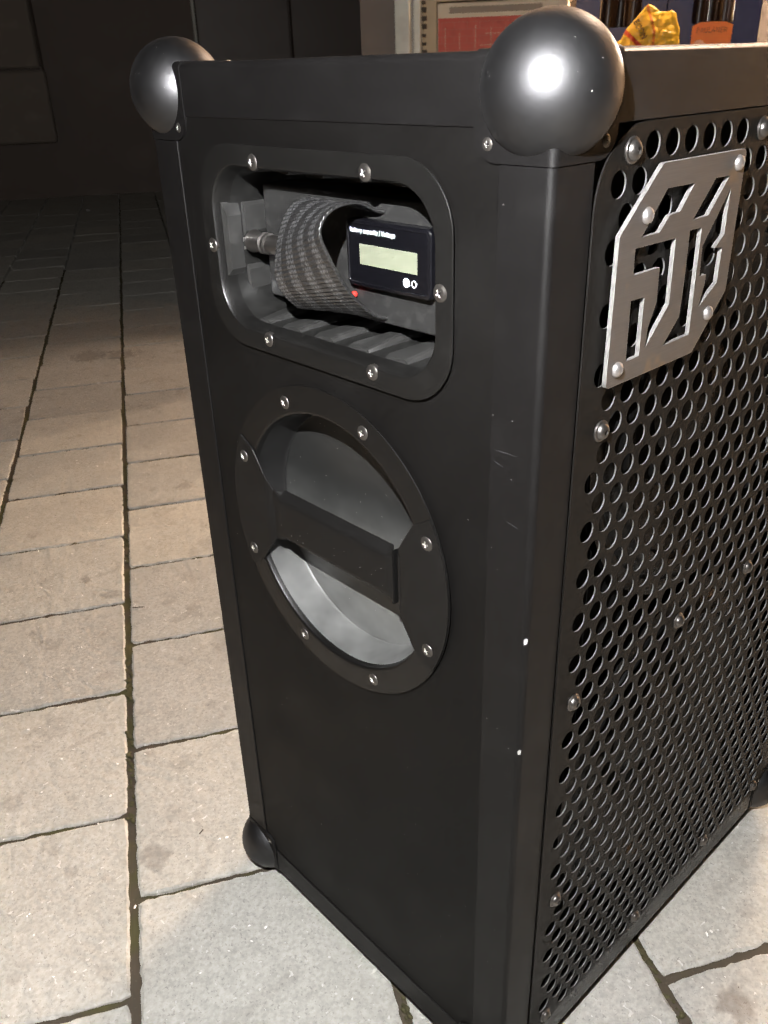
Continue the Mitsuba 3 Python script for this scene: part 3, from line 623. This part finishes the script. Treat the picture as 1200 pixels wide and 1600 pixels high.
part('lintel', bx(-0.1, 3.4, -0.08, -0.022, 2.45, 3.4), 'dark_wall')
part('outer_wall', bx(-0.10, -0.002, 0.02, 2.6, 0.0, 3.4), 'dark_wall')
lamp_at = shop_at(1.57, 1.00, 2.52)
part('ceiling_lamp', rbox(-0.42, 0.42, -0.14, 0.14, 0.008, 0.09, 0.004), 'pale_metal', at=lamp_at)
lamp = trimesh.Trimesh([[-0.40, -0.12, 0], [-0.40, 0.12, 0], [0.40, 0.12, 0], [0.40, -0.12, 0]], [[0, 1, 2], [0, 2, 3]])
k = part('ceiling_lamp__panel', lamp, 'lamp_glow', at=lamp_at)
scene[k]['emitter'] = {'type': 'area', 'radiance': {'type': 'rgb', 'value': LAMP_RGB}}

for a_ in (1.80, 2.05, 2.30):                    # unseen tubes added at the back wall to light the ball rims
    t_at = shop_at(a_, 2.33, 0.0)
    k = part('added_rim_tube', xf(trimesh.creation.cylinder(0.015, 0.95, sections=14), mat(np.eye(3), (0, 0, 1.02))), 'lamp_glow', at=t_at, smooth=True)
    scene[k]['emitter'] = {'type': 'area', 'radiance': {'type': 'rgb', 'value': RIM_TUBE_RGB}}
# carton with the red print
CT = 'cardboard_carton'
tag(CT, 'pale cardboard carton with red printed field standing inside the shop opening', 'carton')
c_at = shop_at(0.101, 0.056)
obj(CT + '__box', rbox(0.0, 0.340, 0.0, 0.30, 0.012, 0.782, 0.004), 'carton_white', smooth=30, at=c_at)
obj(CT + '__lid', rbox(-0.004, 0.344, -0.004, 0.304, 0.786, 0.86, 0.004), 'carton_white', smooth=30, at=c_at)
def on_face(m, y=-0.0006): return xf(m, mat([[1, 0, 0], [0, 0, -1], [0, 1, 0]], (0, y, 0)))
obj(CT + '__grey_slot', on_face(ext(sbox(0.033, 0.275, 0.757, 0.772), 0.0006), 0.0001), 'carton_grey', smooth=False, at=c_at)
red = sbox(0.003, 0.337, 0.55, 0.747)
grid = [sbox(0.003, 0.337, 0.555 + 0.0165 * i, 0.5558 + 0.0165 * i) for i in range(12)] + [sbox(0.012 + 0.034 * j + (0.017 if i % 2 else 0), 0.0128 + 0.034 * j + (0.017 if i % 2 else 0), 0.5562 + 0.0165 * i, 0.5709 + 0.0165 * i) for i in range(11) for j in range(9)]
for i in range(9): red = red.difference(affinity.rotate(sbox(0.022 + 0.040 * i, 0.0232 + 0.040 * i, 0.56, rnd.uniform(0.70, 0.732)), rnd.uniform(-2, 3)))
for i in range(5): red = red.difference(sbox(rnd.uniform(0.05, 0.2), rnd.uniform(0.21, 0.35), 0.60 + 0.027 * i, 0.601 + 0.027 * i))
obj(CT + '__red_print', on_face(ext(red, 0.0006), 0.0001), 'carton_red', smooth=False, at=c_at)

obj(CT + '__red_print_grid', on_face(cat(*[ext(g, 0.0004) for g in grid]), -0.0009), 'carton_pink', smooth=False, at=c_at)

# blue beer crates, their short ends to the street
def crate():
    w, dp, h, t = 0.150, 0.40, 0.305, 0.012
    body = bx(-w, w, 0, dp, 0, h) - bx(-w + t, w - t, t, dp - t, 0.012, h + 1)
    body -= rbox(-0.069, 0.069, -0.1, 0.1, 0.098, 0.262, 0.012)
    body -= rbox(-0.069, 0.069, dp - 0.1, dp + 0.1, 0.098, 0.262, 0.012)
    for y in (0.06, 0.165, 0.27):
        body -= bx(-w - 1, w + 1, y, y + 0.08, 0.11, 0.255)
    rails = bx(-w - 0.003, w + 0.003, -0.003, 0.004, 0.280, 0.304) + bx(-w - 0.003, w + 0.003, -0.003, 0.004, 0.004, 0.03)
    ribs = m3.Manifold.batch_boolean([bx(s * 0.142 - 0.004, s * 0.142 + 0.004, -0.003, 0.003, 0.0305, 0.2795) for s in (-1, 1)] + [bx(s * 0.075 - 0.003, s * 0.075 + 0.003, -0.003, 0.003, 0.0305, 0.2795) for s in (-1, 1)], m3.OpType.Add)
    return tm(body + rails + ribs)
cr = mikit.ply(crate(), None, smooth=False)
def put_crate(a, d, z, label, group=None):
    k = fresh('beer_crate'); k = k if 'beer_crate' not in labels else f'beer_crate_{sum(x.startswith("beer_crate") for x in labels):03d}'
    obj(k + '__shell', cr, 'crate_blue', at=shop_at(a, d, z)); tag(k, label, 'crate', group)
    return k
right_a, left_a, dd = 0.9015, 0.597, 0.94
for z, w_ in ((0.0, 'bottom'), (0.31, 'middle')): put_crate(right_a, dd, z + 0.012, f'blue beer crate at the {w_} of the stack with the orange sign', 'stacked beer crates')
top_r = put_crate(right_a, dd, 0.632, 'blue beer crate with an orange sign in its hand opening', 'stacked beer crates')
for z, w_ in ((0.0, 'bottom'), (0.31, 'middle')): put_crate(left_a, dd, z + 0.012, f'blue beer crate at the {w_} of the stack behind the yellow bag', 'stacked beer crates')
top_l = put_crate(left_a, dd, 0.632, 'topmost blue beer crate of the stack behind the crumpled yellow bag', 'stacked beer crates')
for z, w_ in ((0.0, 'lower blue beer crate of the pair that carries the yellow bag'), (0.31, 'upper blue beer crate with the yellow bag lying on it')): put_crate(0.68, 0.53, z + 0.012, w_, 'stacked beer crates')
sign = Polygon([(-0.064, 0.004), (0.064, 0.004), (0.0665, 0.094), (0.042, 0.1035), (0.0, 0.1055), (-0.042, 0.1035), (-0.0645, 0.093)])
s_at = shop_at(right_a, dd, 0.632)
k = obj(top_r + '__sign', xf(ext(sign, 0.002), mat([[1, 0, 0], [0, 0, -1], [0, 1, 0]], (0, -0.0035, 0.0))), 'label_orange', smooth=False, at=s_at)
tx = meshkit.text_mesh('PAULANER', 0.0155, 0.0004); tx.apply_translation([-np.mean(tx.bounds[:, 0]), 0, 0]); tx.apply_scale([0.098 / np.ptp(tx.vertices[:, 0]), 1, 1])
obj(k + '__lettering', xf(tx, mat([[1, 0, 0], [0, 0, -1], [0, 1, 0]], (0, -0.0055, 0.0725))), 'ink_brown', smooth=False, at=s_at)
obj(k + '__medallion', xf(ext(affinity.scale(Point(-0.036, 0.035).buffer(0.017), 1.1, 1), 0.0004), mat([[1, 0, 0], [0, 0, -1], [0, 1, 0]], (0, -0.0055, 0.0))), 'label_pale', smooth=False, at=s_at)
bot = revolve([(0.0, 0.0), (0.030, 0.001), (0.0315, 0.004), (0.0315, 0.165), (0.029, 0.18), (0.017, 0.205), (0.0135, 0.225), (0.013, 0.250), (0.0145, 0.252), (0.0145, 0.260), (0.0, 0.261)], 24); bot.faces = bot.faces[:, ::-1]
bot_d = mikit.ply(bot, None, smooth=35)
for (a, d, lab) in ((right_a - 0.04, 0.075, 'brown beer bottle at left in the crate with the orange sign'), (right_a + 0.044, 0.08, 'brown beer bottle at right in the crate with the orange sign'), (right_a + 0.002, 0.14, 'brown beer bottle between two others in the crate with the orange sign'),
                    (left_a - 0.04, 0.075, 'brown beer bottle at left in the crate behind the yellow bag'), (left_a + 0.002, 0.14, 'brown beer bottle between two others in the crate behind the yellow bag'), (left_a + 0.044, 0.08, 'brown beer bottle at right in the crate behind the yellow bag')):
    k = fresh('beer_bottle'); obj(k, bot_d, 'bottle_glass', at=shop_at(a, dd + d, 0.648)); tag(k, lab, 'bottle', 'beer bottles in the top crates')

# crumpled yellow bag on the front crates
BG = 'plastic_bag'
ol = np.array([(0.03, 0.0), (0.0, 0.14), (0.015, 0.262), (0.09, 0.30), (0.152, 0.433), (0.30, 0.60), (0.42, 0.74), (0.462, 0.767), (0.53, 0.74), (0.633, 0.662), (0.74, 0.655), (0.80, 0.675), (0.867, 0.638), (0.90, 0.52), (0.948, 0.414), (0.945, 0.30), (0.962, 0.248), (0.93, 0.0)])
SC = 0.21
pol = Polygon(ol * SC)
tri = tm(ext(pol, 0.0005).refine_to_length(0.0045))
v = tri.vertices; top = v[:, 2] > 0.00025
import shapely
dist = shapely.distance(shapely.points(v[:, :2]), pol.exterior)
def bag_h(xy, dist):
    p = np.c_[xy * 34, 0 * xy[:, 0]]
    ridge = np.abs(meshkit.fbm(p * 0.55, 3, 21) - 0.5) * 2
    ridge2 = np.abs(meshkit.fbm(p * 1.6, 3, 33) - 0.5) * 2
    return 0.042 * np.sqrt(np.clip(dist / (0.4 * SC), 0, 1)) * (1 - 0.55 * (1 - ridge) ** 3 - 0.25 * (1 - ridge2) ** 3)
hh = bag_h(v[:, :2], dist)
v2 = v.copy(); v2[:, 2] = np.where(top, hh * 0.8, -hh)
lean = mat([[1, 0, 0], [0, math.sin(0.10), -math.cos(0.10)], [0, math.cos(0.10), math.sin(0.10)]])
bag = trimesh.Trimesh(v2, tri.faces, process=False)
b_at = shop_at(0.58, 0.70, 0.627)
obj(BG + '__sack', xf(bag, lean), 'bag_yellow', smooth=True, at=b_at, uv=v[:, :2] / SC)
tx = meshkit.text_mesh('ECON', 0.017, 0.0004, bold=True); tx.apply_scale([0.060 / np.ptp(tx.vertices[:, 0]), 1, 1])
tx = tx.subdivide()
tx.apply_transform(trimesh.transformations.rotation_matrix(math.radians(-57), [0, 0, 1])); tx.apply_translation([0.052, 0.112, 0])
tv = tx.vertices; dd_ = shapely.distance(shapely.points(tv[:, :2]), pol.exterior)
tv2 = tv.copy(); tv2[:, 2] = bag_h(tv[:, :2], dd_) * 0.8 + 0.0012 + tv[:, 2] * 2
obj(BG + '__lettering', xf(trimesh.Trimesh(tv2, tx.faces, process=False), lean), 'ink_brown', smooth=False, at=b_at)
tag(BG, 'crumpled yellow plastic bag with red stripes and dark lettering before the blue crates', 'bag')

# ------------------------------------------------------------------ the dark building far behind on the left
az = math.radians(149.0); O = CAM[:2] + 5.5 * np.array([math.cos(az), math.sin(az)])
def far_at(turn=59.0): return T().translate([float(O[0]), float(O[1]), 0.0]).rotate([0, 0, 1], turn)
DB = 'dark_building'
tag(DB, 'dark unlit building wall with stone pilaster at left beyond the pavement', 'building')
def fpart(name, m, mt, smooth=False): return obj(DB + '__' + name, m, mt, smooth=smooth, at=far_at())
fpart('wall', bx(-3.0, 3.0, 0.118, 0.4, -0.03, 4.0), 'dark_wall')
P_ = fpart('pilaster', bx(-1.28, -0.72, 0.02, 0.117, 0.31, 4.0), 'dark_wall')
for z0, z1, w in ((0.303, 0.665, 0.0), (0.671, 1.10, -0.02), (1.106, 1.5, -0.02)):
    obj(P_ + '__stone_block', rbox(-1.30, -0.70 + w, -0.05, 0.018, z0, z1, 0.018), 'stone', smooth=30, at=far_at())
fpart('door_leaf', rbox(0.134, 0.645, 0.05, 0.116, 0.0, 2.3, 0.006), 'dark_door', 30)
fpart('door_leaf', rbox(0.658, 1.30, 0.035, 0.116, 0.0, 2.3, 0.006), 'dark_door', 30)
fpart('metal_strip', rbox(0.112, 0.130, 0.03, 0.116, 0.0, 2.3, 0.004), 'pale_metal', 30)
pb = trimesh.creation.icosphere(2, 0.011); pb.vertices *= 1 + 0.25 * (meshkit.noise(pb.vertices * 90, 3)[:, None] - 0.5); pb.apply_scale([1, 1, 0.7])
obj('pebble', pb, 'bare_chip', smooth=30, at=T().translate([-4.30, 1.79, 0.008])); tag('pebble', 'small white pebble alone on the dark pavement at upper left', 'pebble')
for i, (x, y, L, a) in enumerate(((-0.292, 0.0, 0.007, 0.4), (-0.355, -0.02, 0.006, 2.0), (0.075, 0.29, 0.012, 0.2), (-0.75, 0.13, 0.016, 0.9))):
    k = fresh('twig_bit'); obj(k, twig(x, y, L, a), 'twig', smooth=False, at=T())
    tag(k, ('tiny dark twig on the paver left of the lower ball corner', 'tiny dark splinter on the paver at lower left', 'short dark twig on the paver at lower right', 'thin dark stalk on a paver at mid left')[i], 'twig')
